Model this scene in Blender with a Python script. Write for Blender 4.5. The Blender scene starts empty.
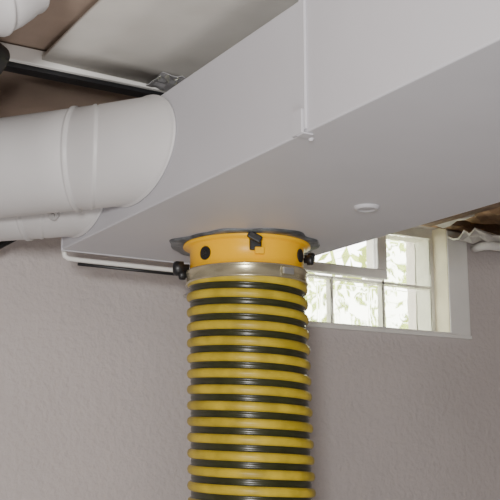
import bpy, bmesh, math, random
from mathutils import Vector, Matrix
random.seed(4)
S = bpy.context.scene
H = 1.5   # eye height

# ------------------------------------------------------------------ materials
def mat(name, col, rough=0.5, metal=0.0, var=0.0, vscale=6.0, bump=0.0, bscale=40.0, col2=None, spec=0.5, coords='Object', bdist=0.01, detail=6.0):
    m = bpy.data.materials.new(name); m.use_nodes = True
    nt = m.node_tree; b = nt.nodes['Principled BSDF']
    b.inputs['Base Color'].default_value = (*col, 1)
    b.inputs['Roughness'].default_value = rough
    b.inputs['Metallic'].default_value = metal
    b.inputs['Specular IOR Level'].default_value = spec
    tc = nt.nodes.new('ShaderNodeTexCoord')
    if var > 0 or col2:
        n = nt.nodes.new('ShaderNodeTexNoise'); n.inputs['Scale'].default_value = vscale; n.inputs['Detail'].default_value = detail
        r = nt.nodes.new('ShaderNodeValToRGB')
        c2 = col2 if col2 else tuple(c*(1-var) for c in col)
        r.color_ramp.elements[0].position = 0.35; r.color_ramp.elements[0].color = (*c2, 1)
        r.color_ramp.elements[1].position = 0.65; r.color_ramp.elements[1].color = (*col, 1)
        nt.links.new(tc.outputs[coords], n.inputs['Vector'])
        nt.links.new(n.outputs['Fac'], r.inputs['Fac'])
        nt.links.new(r.outputs['Color'], b.inputs['Base Color'])
    if bump > 0:
        n2 = nt.nodes.new('ShaderNodeTexNoise'); n2.inputs['Scale'].default_value = bscale; n2.inputs['Detail'].default_value = 4
        bp = nt.nodes.new('ShaderNodeBump'); bp.inputs['Strength'].default_value = bump; bp.inputs['Distance'].default_value = bdist
        nt.links.new(tc.outputs[coords], n2.inputs['Vector'])
        nt.links.new(n2.outputs['Fac'], bp.inputs['Height'])
        nt.links.new(bp.outputs['Normal'], b.inputs['Normal'])
    return m

M_duct = mat('duct_paint', (0.56,0.555,0.59), 0.5, 0.0, 0.06, 3.0, 0.12, 5.0, bdist=0.01, spec=0.35)
M_pipe = mat('pipe_paint', (0.60,0.59,0.595), 0.42, 0.0, 0.08, 5.0, 0.15, 9.0, bdist=0.006, spec=0.35)
M_wall = mat('parged_wall', (0.60,0.545,0.535), 0.8, 0, 0.08, 2.5, 0.6, 55.0, bdist=0.007)
M_wall2 = mat('painted_wall', (0.6,0.56,0.56), 0.8, 0, 0.05, 2.0, 0.3, 30.0)
M_floor = mat('concrete_floor', (0.5,0.48,0.46), 0.8, 0, 0.2, 3.0, 0.2, 30.0)
M_deck = mat('subfloor_wood', (0.46,0.35,0.28), 0.75, 0, 0.25, 5.0, 0.2, 20.0)
M_dry = mat('drywall', (0.68,0.66,0.62), 0.8, 0, 0, 3.0, 0.25, 4.0, col2=(0.56,0.54,0.50), bdist=0.03)
M_black = mat('black_plastic', (0.012,0.012,0.014), 0.4)
M_blackpipe = mat('black_iron', (0.012,0.011,0.011), 0.5)
M_yel = mat('yellow_plastic', (1.0,0.52,0.0), 0.35, 0, 0.06, 12.0, spec=0.25)
M_hy = mat('hose_yellow', (0.60,0.44,0.035), 0.38, 0, 0.35, 22.0, spec=0.35)
M_hb = mat('hose_black', (0.036,0.038,0.014), 0.28, 0, 0.3, 30.0)
M_band = mat('clamp_band', (0.62,0.56,0.38), 0.25, 0.75, 0.2, 20.0)
M_flange = mat('cut_sheet_metal', (0.22,0.24,0.26), 0.4, 0.5, 0.7, 25.0, 0.5, 40.0)
M_white = mat('white_trim', (0.88,0.87,0.84), 0.5, 0, 0.06, 10.0)
M_cream = mat('cream_jamb', (0.80,0.73,0.55), 0.6, 0, 0.15, 14.0)
M_mortar = mat('mortar', (0.75,0.73,0.66), 0.8, 0, 0.1, 30.0)
M_wood = mat('rough_wood', (0.50,0.31,0.17), 0.7, 0, 0.6, 14.0, 0.3, 30.0)
M_dark = mat('dark_hole', (0.01,0.01,0.01), 0.7)
M_leaf = mat('leaves', (0.50,0.60,0.14), 0.6, 0, 0.4, 6.0)
M_soil = mat('soil', (0.6,0.58,0.5), 0.9, 0, 0.3, 9.0)
M_steel = mat('steel', (0.6,0.6,0.6), 0.35, 0.8)

def glass(name, bump, scale, ior=1.2, tint=(0.95,1,0.95)):
    m = bpy.data.materials.new(name); m.use_nodes = True
    nt = m.node_tree; b = nt.nodes['Principled BSDF']
    b.inputs['Base Color'].default_value = (*tint,1); b.inputs['Roughness'].default_value = 0.08
    b.inputs['Transmission Weight'].default_value = 1.0; b.inputs['IOR'].default_value = ior
    if bump:
        tc = nt.nodes.new('ShaderNodeTexCoord'); n = nt.nodes.new('ShaderNodeTexNoise'); n.inputs['Scale'].default_value = scale; n.inputs['Detail'].default_value = 1
        bp = nt.nodes.new('ShaderNodeBump'); bp.inputs['Strength'].default_value = bump; bp.inputs['Distance'].default_value = 0.02
        nt.links.new(tc.outputs['Object'], n.inputs['Vector']); nt.links.new(n.outputs['Fac'], bp.inputs['Height']); nt.links.new(bp.outputs['Normal'], b.inputs['Normal'])
    return m
M_gb = glass('glass_block', 0.6, 16, 1.08, (0.98,1,0.93))
M_gp = glass('window_pane', 0.0, 1, 1.02, (1,1,1))

# ------------------------------------------------------------------ helpers
def new(name, bm, mats, parent=None, smooth=False, bevel=0.0, segs=2):
    bmesh.ops.recalc_face_normals(bm, faces=bm.faces)
    me = bpy.data.meshes.new(name); bm.to_mesh(me); bm.free()
    if not isinstance(mats, (list,tuple)): mats = [mats]
    for m in mats: me.materials.append(m)
    o = bpy.data.objects.new(name, me); S.collection.objects.link(o)
    if smooth:
        for p in me.polygons: p.use_smooth = True
    if bevel > 0:
        md = o.modifiers.new('bevel','BEVEL'); md.width = bevel; md.segments = segs; md.limit_method='ANGLE'
    if parent: o.parent = parent
    return o
def empty(name):
    o = bpy.data.objects.new(name, None); S.collection.objects.link(o); o.empty_display_size = 0.1
    return o
def bx(bm, x0,x1,y0,y1,z0,z1, mi=0, M=None):
    vs = [bm.verts.new(Vector(c) if M is None else M @ Vector(c)) for c in
          [(x0,y0,z0),(x1,y0,z0),(x1,y1,z0),(x0,y1,z0),(x0,y0,z1),(x1,y0,z1),(x1,y1,z1),(x0,y1,z1)]]
    for f in [(0,1,2,3),(4,5,6,7),(0,1,5,4),(1,2,6,5),(2,3,7,6),(3,0,4,7)]:
        fc = bm.faces.new([vs[i] for i in f]); fc.material_index = mi
def box(name, d, m, parent=None, bevel=0.0, M=None):
    bm = bmesh.new(); bx(bm, *d, M=M); return new(name, bm, m, parent, bevel=bevel)
def lathe(bm, c, prof, n=64, mi=0, closed=False, wob=None):
    rings = []
    for k,(r,z) in enumerate(prof):
        ring = []
        for i in range(n):
            a = 2*math.pi*i/n
            rr = r*(1+(wob(a) if wob and r>0.1 and k in (0,1) else 0))
            ring.append(bm.verts.new((c[0]+rr*math.cos(a), c[1]+rr*math.sin(a), z)))
        rings.append(ring)
    rng = range(len(rings)) if closed else range(len(rings)-1)
    for k in rng:
        A,B = rings[k], rings[(k+1)%len(rings)]
        for i in range(n):
            f = bm.faces.new((A[i],A[(i+1)%n],B[(i+1)%n],B[i])); f.material_index = mi
def tube(bm, pts, r, n=24, caps=True, mi=0, up=Vector((0,0,1))):
    pts = [Vector(p) for p in pts]
    if not isinstance(r,(list,tuple)): r = [r]*len(pts)
    rings=[]; prev=None
    for i,p in enumerate(pts):
        t = (pts[min(i+1,len(pts)-1)]-pts[max(i-1,0)])
        t.normalize()
        if prev is None:
            a = up if abs(t.dot(up))<0.9 else Vector((1,0,0))
            s = t.cross(a).normalized()
        else:
            s = (prev - t*prev.dot(t)).normalized()
        prev = s; u = s.cross(t)
        rings.append([bm.verts.new(p + s*(r[i]*math.cos(2*math.pi*j/n)) + u*(r[i]*math.sin(2*math.pi*j/n))) for j in range(n)])
    for A,B in zip(rings,rings[1:]):
        for j in range(n):
            f = bm.faces.new((A[j],A[(j+1)%n],B[(j+1)%n],B[j])); f.material_index = mi
    if caps:
        for q in (rings[0],rings[-1]):
            f = bm.faces.new(q); f.material_index = mi
def cyl(bm, p0, p1, r0, r1=None, n=24, mi=0):
    tube(bm, [p0,p1], [r0, r0 if r1 is None else r1], n, True, mi)

# ------------------------------------------------------------------ room shell
X0,X1,Y0,YW = -2.2,3.8,-2.6,2.40
ZC = H+0.76
WX0,WX1,WZ0,WZ1 = 1.37,2.19,H+0.375,H+0.73
bm = bmesh.new()
bx(bm, X0-0.2,WX0,YW,YW+0.2,0,ZC); bx(bm, WX1,X1+0.2,YW,YW+0.2,0,ZC)
bx(bm, WX0,WX1,YW,YW+0.2,0,WZ0); bx(bm, WX0,WX1,YW,YW+0.2,WZ1,ZC)
new('wall_back', bm, M_wall)
box('wall_left', (X0-0.2,X0,Y0,YW,0,ZC), M_wall2)
box('wall_right', (X1,X1+0.2,Y0,YW,0,ZC), M_wall2)
box('wall_front', (X0-0.2,X1+0.2,Y0-0.2,Y0,0,ZC), M_wall2)
box('floor', (X0-0.2,X1+0.2,Y0-0.2,YW+0.2,-0.1,0), M_floor)
box('ceiling', (X0-0.2,X1+0.2,Y0-0.2,YW+0.2,ZC,ZC+0.1), M_deck)

# drywall sheet on the ceiling above the duct, slightly sagging
bm = bmesh.new()
nx,ny = 24,40
g=[[None]*(ny+1) for _ in range(nx+1)]
for i in range(nx+1):
    for j in range(ny+1):
        x = 0.585+(2.2)*i/nx; y = -1.5+(1.735+1.5)*j/ny
        z = ZC-0.013-0.006*abs(math.sin(x*5+y*2.1))-0.0015*random.random()
        g[i][j]=bm.verts.new((x,y,z))
for i in range(nx):
    for j in range(ny): bm.faces.new((g[i][j],g[i+1][j],g[i+1][j+1],g[i][j+1]))
o = new('ceiling_panel', bm, M_dry, smooth=True)
md = o.modifiers.new('s','SOLIDIFY'); md.thickness=0.009; md.offset=-1
# crumpled foil tape at the panel end
bm = bmesh.new()
g=[[bm.verts.new((0.80+0.13*i/12, 1.655+0.075*j/6, ZC-0.030-random.uniform(0,0.006))) for j in range(7)] for i in range(13)]
for i in range(12):
    for j in range(6): bm.faces.new((g[i][j],g[i+1][j],g[i+1][j+1],g[i][j+1]))
o=new('foil_tape', bm, mat('foil',(0.6,0.6,0.62),0.45,0.6))
md=o.modifiers.new('s','SOLIDIFY'); md.thickness=0.002

# black / white strip along the panel edge
bm = bmesh.new()
bx(bm, -1.0,0.90,1.740,1.752,H+0.726,H+0.757,1)
bx(bm, -1.0,0.90,1.753,1.785,H+0.718,H+0.757,0)
new('trim_1', bm, [M_black, M_white], bevel=0.002)

# ------------------------------------------------------------------ trunk duct
DX0,DX1,DZ0,DZ1,DY0,DY1 = 0.748,1.262,H+0.437,H+0.639,-1.9,2.03
duct = empty('air_duct')
bm = bmesh.new(); bx(bm, DX0,DX1,DY0,DY1,DZ0,DZ1)
new('duct_body', bm, M_duct, duct, bevel=0.003, segs=3)
bm = bmesh.new()
for yy in (1.095,-0.2):
    bx(bm, DX0-0.003,DX0,yy-0.009,yy+0.007,DZ0+0.004,DZ1-0.002)
    bx(bm, DX0-0.0045,DX0-0.0028,yy-0.009,yy-0.006,DZ0+0.004,DZ1-0.002)
    bx(bm, DX1,DX1+0.004,yy-0.009,yy+0.009,DZ0+0.004,DZ1-0.002)
    bx(bm, DX0-0.007,DX0-0.0025,yy-0.004,yy+0.020,DZ0-0.001,DZ0+0.034)
    bx(bm, DX0-0.005,DX0+0.012,yy-0.006,yy+0.012,DZ0-0.0025,DZ0)
new('drive_cleats', bm, M_duct, duct, bevel=0.001)
bm = bmesh.new()
bx(bm, DX0-0.001,DX1+0.001,DY1,DY1+0.004,DZ0-0.002,DZ1+0.002)
new('end_cap', bm, M_duct, duct, bevel=0.001)
bm = bmesh.new()
lathe(bm, (1.08,1.385), [(0.0005,DZ0-0.004),(0.010,DZ0-0.004),(0.012,DZ0-0.002),(0.015,DZ0-0.006),(0.021,DZ0-0.005),(0.024,DZ0)], 32)
new('hole_plug', bm, M_duct, duct, smooth=True)
bm = bmesh.new()
for (x,y) in [(0.77,1.11),(1.24,1.11)]:
    lathe(bm, (x,y), [(0.0003,DZ0-0.004),(0.003,DZ0-0.0035),(0.0045,DZ0)], 12)
new('screws', bm, M_duct, duct, smooth=True)

# ------------------------------------------------------------------ branch pipes (45 degree take-offs)
def branch(name, y0, z0, R, ang, s_bend, xend):
    root = empty(name)
    d0 = Vector((-math.sin(ang), math.cos(ang), 0))
    start = Vector((DX0-0.001, y0, z0))
    rings = []  # (center, dir, r, k)
    def add(s, r, k, dx=0): rings.append((start + d0*s + Vector((dx,0,0)), d0, r, k))
    add(0,R*1.03,1); add(0,R*1.03,1,-0.004); add(0,R*1.005,1,-0.005); add(0.004,R,1,-0.006)
    for ds,dr in ((0.0,0),(0.003,-0.0015),(0.006,0.0016),(0.011,0.0016),(0.014,0)): add(ds+0.083,R+dr,0.45)
    for ds,dr in ((0.0,0),(0.003,-0.002),(0.006,0.0035),(0.012,0.0035),(0.014,-0.002),(0.017,0)): add(ds+0.118,R+dr,0.22)
    add(0.165,R,0.0)
    add(s_bend,R,0)
    c = start+d0*s_bend; a=ang
    steps=6; tot=math.pi/2-ang
    for i in range(steps):
        a += tot/steps
        d = Vector((-math.sin(a), math.cos(a),0)); c = c + d*0.03
        rings.append((c.copy(), d, R, 0))
    d = Vector((-1,0,0))
    while c.x > xend:
        for q in (0.0,0.003,0.006,0.009):
            rings.append((c+d*(0.2+q), d, R+(0.003 if q in(0.003,0.006) else 0),0))
        c = c + d*0.5
        rings.append((c.copy(), d, R,0))
    bm = bmesh.new(); n=64; RR=[]
    for (cc,dd,r,k) in rings:
        side = dd.cross(Vector((0,0,1))).normalized(); ring=[]
        for j in range(n):
            th=2*math.pi*j/n
            rad = side*(r*math.cos(th)) + Vector((0,0,r*math.sin(th)))
            sl = -rad.x/dd.x
            ring.append(bm.verts.new(cc+rad+dd*(sl*k)))
        RR.append(ring)
    for A,B in zip(RR,RR[1:]):
        for j in range(n): bm.faces.new((A[j],A[(j+1)%n],B[(j+1)%n],B[j]))
    bm.faces.new(RR[-1]); bm.faces.new(RR[0])
    new('pipe_run', bm, M_pipe, root, smooth=True)
    return root
p1 = branch('round_duct_pipe', 1.650, H+0.556, 0.098, math.radians(38), 0.30, -1.6)
p2 = branch('round_duct_pipe.001', 1.915, H+0.549, 0.101, math.radians(43), 0.22, -1.6)
bm = bmesh.new()
c = Vector((0.672,1.878,H+0.474)); nrm = Vector((-0.55,-0.75,-0.5)).normalized()
cyl(bm, c-nrm*0.015, c+nrm*0.007, 0.012, 0.010, 20)
cyl(bm, c+nrm*0.007, c+nrm*0.010, 0.005, 0.004, 16)
new('damper_stud', bm, M_steel, p2, smooth=False)

# elbow near the ceiling, upper left
bm = bmesh.new()
pts=[];rs=[]
cx,cy,rt = 0.416,1.36,0.062
pts += [(cx,cy,ZC-0.001),(cx,cy,ZC-0.012),(cx,cy,ZC-0.015),(cx,cy,ZC-0.022),(cx,cy,ZC-0.025)]; rs += [rt,rt,rt+0.003,rt+0.003,rt]
for i in range(0,10):
    a = math.radians(10*i)
    if i in (3,6):
        for da,dr in ((-0.05,0),(-0.03,-0.002),(0,0.004),(0.04,0.004),(0.05,0)):
            pts.append((cx-0.075*(1-math.cos(a+da)), cy, ZC-0.03-0.075*math.sin(a+da))); rs.append(rt+dr)
    else:
        pts.append((cx-0.075*(1-math.cos(a)), cy, ZC-0.03-0.075*math.sin(a))); rs.append(rt)
pts += [(cx-0.10,cy,ZC-0.105),(cx-0.103,cy,ZC-0.105),(cx-0.115,cy,ZC-0.105),(cx-0.118,cy,ZC-0.105),(X0+0.01,cy,ZC-0.105)]; rs += [rt,rt+0.004,rt+0.004,rt,rt]
tube(bm, pts, rs, 40)
new('duct_elbow', bm, M_pipe, smooth=True)

# black pipe, left behind the elbow
bm = bmesh.new()
tube(bm, [(X0+0.01,1.62,H+0.69),(0.40,1.62,H+0.69),(0.45,1.625,H+0.69),(0.475,1.65,H+0.69),(0.48,1.70,H+0.69),(0.48,2.39,H+0.69)], 0.022, 24)
cyl(bm, (0.30,1.62,H+0.69),(0.36,1.62,H+0.69),0.029)
new('black_iron_pipe', bm, M_blackpipe, smooth=True)
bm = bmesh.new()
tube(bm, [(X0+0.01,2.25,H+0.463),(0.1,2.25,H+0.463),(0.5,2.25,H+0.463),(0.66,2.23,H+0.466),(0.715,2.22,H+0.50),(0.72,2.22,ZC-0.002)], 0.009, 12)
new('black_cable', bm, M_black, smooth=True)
bm = bmesh.new()
tube(bm, [(0.765,2.062,ZC-0.002),(0.765,2.062,H+0.44),(0.767,2.062,H+0.430),(0.775,2.062,H+0.426),(0.80,2.062,H+0.425),(1.22,2.062,H+0.424),(1.235,2.07,H+0.424),(1.24,2.09,H+0.424),(1.24,2.398,H+0.424)], 0.0055, 14)
new('wire_conduit', bm, M_white, smooth=True)
bm = bmesh.new()
tube(bm, [(0.80,2.066,H+0.416),(1.225,2.066,H+0.415)], 0.0035, 10)  # black tube modelled as the shadow along the underside of the conduit
new('conduit_shade', bm, M_black, smooth=True)

# ------------------------------------------------------------------ hose + collar
C = (1.066,1.78)
hose = empty('vacuum_hose')
bm = bmesh.new()
def wob(a): return 0.05*math.sin(3*a+0.5)+0.035*math.sin(7*a)+0.02*math.sin(13*a+1)
lathe(bm, C, [(0.158,DZ0-0.0005),(0.156,DZ0-0.004),(0.125,DZ0-0.004)], 96, wob=wob)
new('cut_flange', bm, M_flange, hose, smooth=True)
bm = bmesh.new()
zt = DZ0-0.004; zb = H+0.376
lathe(bm, C, [(0.134,zt),(0.135,zt-0.004),(0.126,zt-0.006),(0.1205,zt-0.010),(0.1195,zb+0.004),(0.122,zb)], 96)
new('collar', bm, M_yel, hose, smooth=True)
def rad(deg): return Vector((math.cos(math.radians(deg)), math.sin(math.radians(deg)),0))
toCam = math.degrees(math.atan2(-0.8563,-0.5165))   # side of the collar facing the room
cc = Vector((C[0],C[1],0))
def on(deg,z,r=0.12): return cc+rad(deg)*r+Vector((0,0,z))
bm = bmesh.new()
for dg,z in ((toCam-44,H+0.402),(toCam+66,H+0.404),(toCam+150,H+0.402),(toCam-130,H+0.402)):
    n_=rad(dg); p=on(dg,z,0.118)
    cyl(bm, p, p+n_*0.0045, 0.014,0.014,28)
new('bolt_holes', bm, M_dark, hose)
bm = bmesh.new()
for dg,z in ((toCam-44,H+0.402),):
    n_=rad(dg); p=on(dg,z,0.1225)
    cyl(bm, p, p+n_*0.002, 0.005,0.004,20)
new('bolt_heads', bm, M_blackpipe, hose)
def knob(bm, deg, z, L=0.03, w=0.011, up=0):
    n_=rad(deg); p=on(deg,z,0.122); e = n_*L+Vector((0,0,up))
    tube(bm, [p, p+e*0.3, p+e*0.34, p+e*0.8, p+e*0.95, p+e], [w*0.6,w*0.6,w,w*1.05,w*0.9,w*0.5], 18)
bm = bmesh.new()
knob(bm, toCam-90, H+0.386, 0.034,0.015)
knob(bm, toCam-90, H+0.372, 0.022,0.010)
knob(bm, toCam+88, H+0.408, 0.022,0.010)
knob(bm, toCam+78, H+0.398, 0.020,0.010)
new('clamp_knobs', bm, M_black, hose, smooth=True)
bm = bmesh.new()
n_=rad(toCam+8); t_=Vector((-n_.y,n_.x,0)); p=on(toCam+8,H+0.416,0.121)
Mx = Matrix(((t_.x,n_.x,0,p.x),(t_.y,n_.y,0,p.y),(0,0,1,p.z),(0,0,0,1)))
bx(bm, -0.012,0.012,0,0.010,-0.016,0.014,0,Mx)
bx(bm, -0.008,0.008,0.009,0.024,0.000,0.012,0,Mx)
Mr = Mx @ Matrix.Rotation(math.radians(28),4,'Y')
bx(bm, -0.022,0.008,0.019,0.028,-0.003,0.012,0,Mr)
new('latch', bm, M_black, hose, bevel=0.003)
bm = bmesh.new(); bx(bm, -0.002,0.017,0.004,0.013,-0.024,-0.010,0,Mx)
new('latch_tab', bm, M_yel, hose, bevel=0.002)
bm = bmesh.new()
zb0=H+0.348; zb1=H+0.3765
lathe(bm, C, [(0.120,zb1),(0.1275,zb1),(0.1290,zb1-0.002),(0.1275,zb1-0.005),(0.1265,zb1-0.008),(0.1265,zb0+0.008),(0.1275,zb0+0.005),(0.129,zb0+0.002),(0.1275,zb0),(0.119,zb0)], 96, closed=True)
new('clamp_band', bm, M_band, hose, smooth=True)
bm = bmesh.new()
n_=rad(toCam+40); t_=Vector((-n_.y,n_.x,0)); p=on(toCam+40,H+0.363,0.127)
Mx = Matrix(((t_.x,n_.x,0,p.x),(t_.y,n_.y,0,p.y),(0,0,1,p.z),(0,0,0,1)))
bx(bm,-0.014,0.014,0,0.006,-0.007,0.007,0,Mx)
new('band_screw_housing', bm, M_steel, hose, bevel=0.002)

# spiral ribbed hose
R0 = 0.1225; Rb = 0.32; floorc = R0+0.008
ztop = H+0.372; Lv = ztop-(floorc+Rb); La = Rb*math.pi/2; Lh = 1.3
hd = Vector((0.80,-0.6,0)).normalized(); e1 = Vector((0,0,1)).cross(hd).normalized()
lean = Vector((0.008,-0.008,0))
def P(s):
    if s < Lv:
        return Vector((C[0],C[1],ztop-s))+lean*min(1,s/0.5), Vector((0,0,-1))
    s2 = s-Lv
    base = Vector((C[0],C[1],0))+lean
    if s2 < La:
        a = s2/Rb
        return base + hd*(Rb*(1-math.cos(a))) + Vector((0,0,floorc+Rb-Rb*math.sin(a))), (hd*math.sin(a)+Vector((0,0,-1))*math.cos(a))
    return base + hd*(Rb+s2-La)+Vector((0,0,floorc)), hd
pitch=0.0318; per=16; n=72; ny_=9
rows = int((Lv+La+Lh)/pitch)*per
bm = bmesh.new(); G=[]
def rr(j, s):
    j%=per
    g = R0 + 0.0025*min(1,s/0.45)
    if j<=ny_: return g-0.001+0.0055*math.sqrt(max(0,math.sin(math.pi*j/ny_)))
    return g-0.0065+0.0038*math.sqrt(max(0,math.sin(math.pi*(j-ny_)/(per-ny_))))
for i in range(rows):
    row=[]
    for k in range(n):
        s = pitch*(i/per + k/n)
        p,t = P(s); e2 = e1.cross(t)
        a = 2*math.pi*k/n
        row.append(bm.verts.new(p+(e1*math.cos(a)+e2*math.sin(a))*rr(i,s)))
    G.append(row)
for i in range(rows-1):
    for k in range(n):
        if k<n-1: q=(G[i][k],G[i][k+1],G[i+1][k+1],G[i+1][k])
        else:
            if i+1+per>=rows: continue
            q=(G[i][k],G[i+per][0],G[i+1+per][0],G[i+1][k])
        f=bm.faces.new(q); f.material_index = 0 if (i%per)<ny_ else 1
new('ribbed_hose', bm, [M_hy,M_hb], hose, smooth=True)

# ------------------------------------------------------------------ window
win = empty('window_1')
gy0,gy1 = 2.455,2.535
xs=[1.376,1.576,1.776,1.976,2.176]; zr=[H+0.385,H+0.535,H+0.70]
bm = bmesh.new()
def blk(x0,x1,z0,z1):
    # pressed-glass shell: a front and a back pane
    bx(bm, x0+0.004,x1-0.004,gy0,gy0+0.008,z0+0.004,z1-0.004)
    bx(bm, x0+0.004,x1-0.004,gy1-0.008,gy1,z0+0.004,z1-0.004)
for i in range(4): blk(xs[i],xs[i+1],zr[0],zr[1])
blk(xs[3],xs[4],zr[1],zr[2])
new('glass_blocks', bm, M_gb, win, bevel=0.002)
bm = bmesh.new()
for i in range(1,4): bx(bm, xs[i]-0.004,xs[i]+0.004,gy0+0.002,gy0+0.03,zr[0],zr[1])
bx(bm, xs[0]-0.006,xs[4]+0.006,gy0+0.002,gy0+0.03,zr[1]-0.004,zr[1]+0.004)
bx(bm, xs[3]-0.006,xs[3]+0.004,gy0+0.002,gy1-0.002,zr[1],zr[2])
bx(bm, WX0,WX1,gy0,gy1,zr[2],WZ1)
bx(bm, WX0,xs[0]+0.004,gy0,gy1,WZ0,zr[2])
bx(bm, xs[4]-0.004,WX1,gy0,gy1,WZ0,zr[2])
bx(bm, WX0,WX1,gy0,gy1,WZ0,zr[0]+0.003)
new('mortar', bm, M_mortar, win)
bm = bmesh.new()
sx0,sx1,sz0,sz1=1.385,1.968,H+0.545,H+0.70
ty0,ty1=2.425,2.452
bx(bm, sx0,sx1,ty0,ty1,sz0-0.004,sz0+0.026)
bx(bm, sx1-0.038,sx1,ty0,ty1,sz0+0.026,sz1)
bx(bm, sx0,sx0+0.03,ty0,ty1,sz0+0.026,sz1)
bx(bm, sx0,sx1,ty0,ty1,sz1,sz1+0.028)
new('sash_frame', bm, M_white, win, bevel=0.003)
bm = bmesh.new(); bx(bm, sx0+0.03,sx1-0.038,ty0+0.012,ty0+0.015,sz0+0.026,sz1)
new('sash_pane', bm, M_gp, win)
bm = bmesh.new()
bx(bm, WX1-0.006,WX1-0.0005,YW-0.012,gy0,WZ0,WZ1,1)
bx(bm, WX1-0.004,WX1+0.080,YW-0.016,YW-0.001,H+0.368,H+0.715,0)
bx(bm, WX0,WX1,YW-0.016,gy0,WZ0+0.0005,WZ0+0.008,0)
bx(bm, WX0-0.02,WX1+0.082,YW-0.02,YW-0.001,H+0.366,H+0.377,0)
new('window_casing', bm, [M_white,M_cream], win, bevel=0.0015)

# ------------------------------------------------------------------ broken ceiling edge at right
def ragged(name, x0,x1,y0,y1,z,m,amp,th,nx=22,ny=6,edge=0.03):
    bm = bmesh.new(); g=[]
    for i in range(nx+1):
        row=[]; e=random.uniform(-edge,edge)
        for j in range(ny+1):
            x=x0+(x1-x0)*i/nx; y=y0+(y1-y0)*j/ny+(e if j==0 else 0)
            row.append(bm.verts.new((x,y,z+random.uniform(-amp,0))))
        g.append(row)
    for i in range(nx):
        for j in range(ny): bm.faces.new((g[i][j],g[i+1][j],g[i+1][j+1],g[i][j+1]))
    o=new(name,bm,m); md=o.modifiers.new('s','SOLIDIFY'); md.thickness=th; md.offset=1
    return o
box('sill_plate', (1.3,X1,2.34,2.398,H+0.722,H+0.758), M_wood, bevel=0.003)
ragged('broken_plaster', 1.75,2.9,2.10,2.30,H+0.738,M_wood,0.012,0.006)
ragged('torn_ceiling_tile', 2.18,2.95,2.25,2.375,H+0.698,M_dry,0.026,0.006,18,5,0.035)
ragged('torn_ceiling_tile.001', 1.7,2.12,2.20,2.33,H+0.716,M_dry,0.012,0.005,14,4,0.03)
box('floor_joist', (2.02,2.06,0.2,2.32,H+0.700,H+0.745), mat('dark_wood',(0.16,0.09,0.05),0.7,0,0.4,10), bevel=0.002)
bm = bmesh.new()
tube(bm, [(2.30,2.385,H+0.668),(2.30,2.34,H+0.668),(2.315,2.325,H+0.668),(2.35,2.322,H+0.668),(X1-0.01,2.322,H+0.668)],0.014,18)
tube(bm, [(2.37,2.322,H+0.668),(2.40,2.322,H+0.668)],0.018,18)
new('white_water_pipe', bm, M_white, smooth=True)

# ------------------------------------------------------------------ outside
box('ground', (-3,7,YW+0.22,8,H+0.20,H+0.30), M_soil)
bm = bmesh.new()
for i in range(3000):
    c = Vector((random.uniform(1.2,5.2), random.uniform(3.4,4.4), H+0.3+random.random()**1.2*1.6))
    if random.random()<0.6 and c.x<2.75: continue
    a = Vector((random.uniform(-1,1),random.uniform(-1,1),random.uniform(-1,1))).normalized()
    b = a.cross(Vector((random.uniform(-1,1),random.uniform(-1,1),random.uniform(-1,1)))).normalized()
    L=random.uniform(0.03,0.065)
    bm.faces.new([bm.verts.new(c+a*L), bm.verts.new(c+b*L*0.4), bm.verts.new(c-a*L), bm.verts.new(c-b*L*0.4)])
for k in range(14):
    x=1.4+k*0.27
    tube(bm, [(x,3.9,H+0.29),(x+0.05,3.85,H+0.9),(x-0.1,3.95,H+1.7)],[0.012,0.009,0.004],8)
new('shrub', bm, M_leaf)

w = bpy.data.worlds.new('sky'); S.world = w; w.use_nodes=True
w.node_tree.nodes['Background'].inputs['Color'].default_value=(1.0,1.0,0.95,1)
w.node_tree.nodes['Background'].inputs['Strength'].default_value=10.0

# ------------------------------------------------------------------ lights
def area(name, loc, tgt, size, e, col=(1,1,1)):
    l=bpy.data.lights.new(name,'AREA'); l.size=size; l.energy=e; l.color=col
    o=bpy.data.objects.new(name,l); S.collection.objects.link(o); o.location=loc
    o.rotation_euler=(Vector(tgt)-Vector(loc)).to_track_quat('-Z','Y').to_euler()
area('camera_flash_lamp', (-0.40,-0.45,H+0.10),(0.95,1.8,H+0.45),0.22,46,(1,0.975,0.945))
area('underside_fill', (0.1,0.2,0.35),(1.0,1.6,H+0.5),0.9,15,(1,0.97,0.95))  # added fill in place of floor bounce, brightens the duct underside

# ------------------------------------------------------------------ camera
cam=bpy.data.cameras.new('camera'); cam.lens=72; cam.sensor_width=36; cam.clip_start=0.02
co=bpy.data.objects.new('camera',cam); S.collection.objects.link(co); co.location=(0,0,H)
co.rotation_euler=(math.radians(90+11.6),0,math.radians(-31.1))
S.camera=co
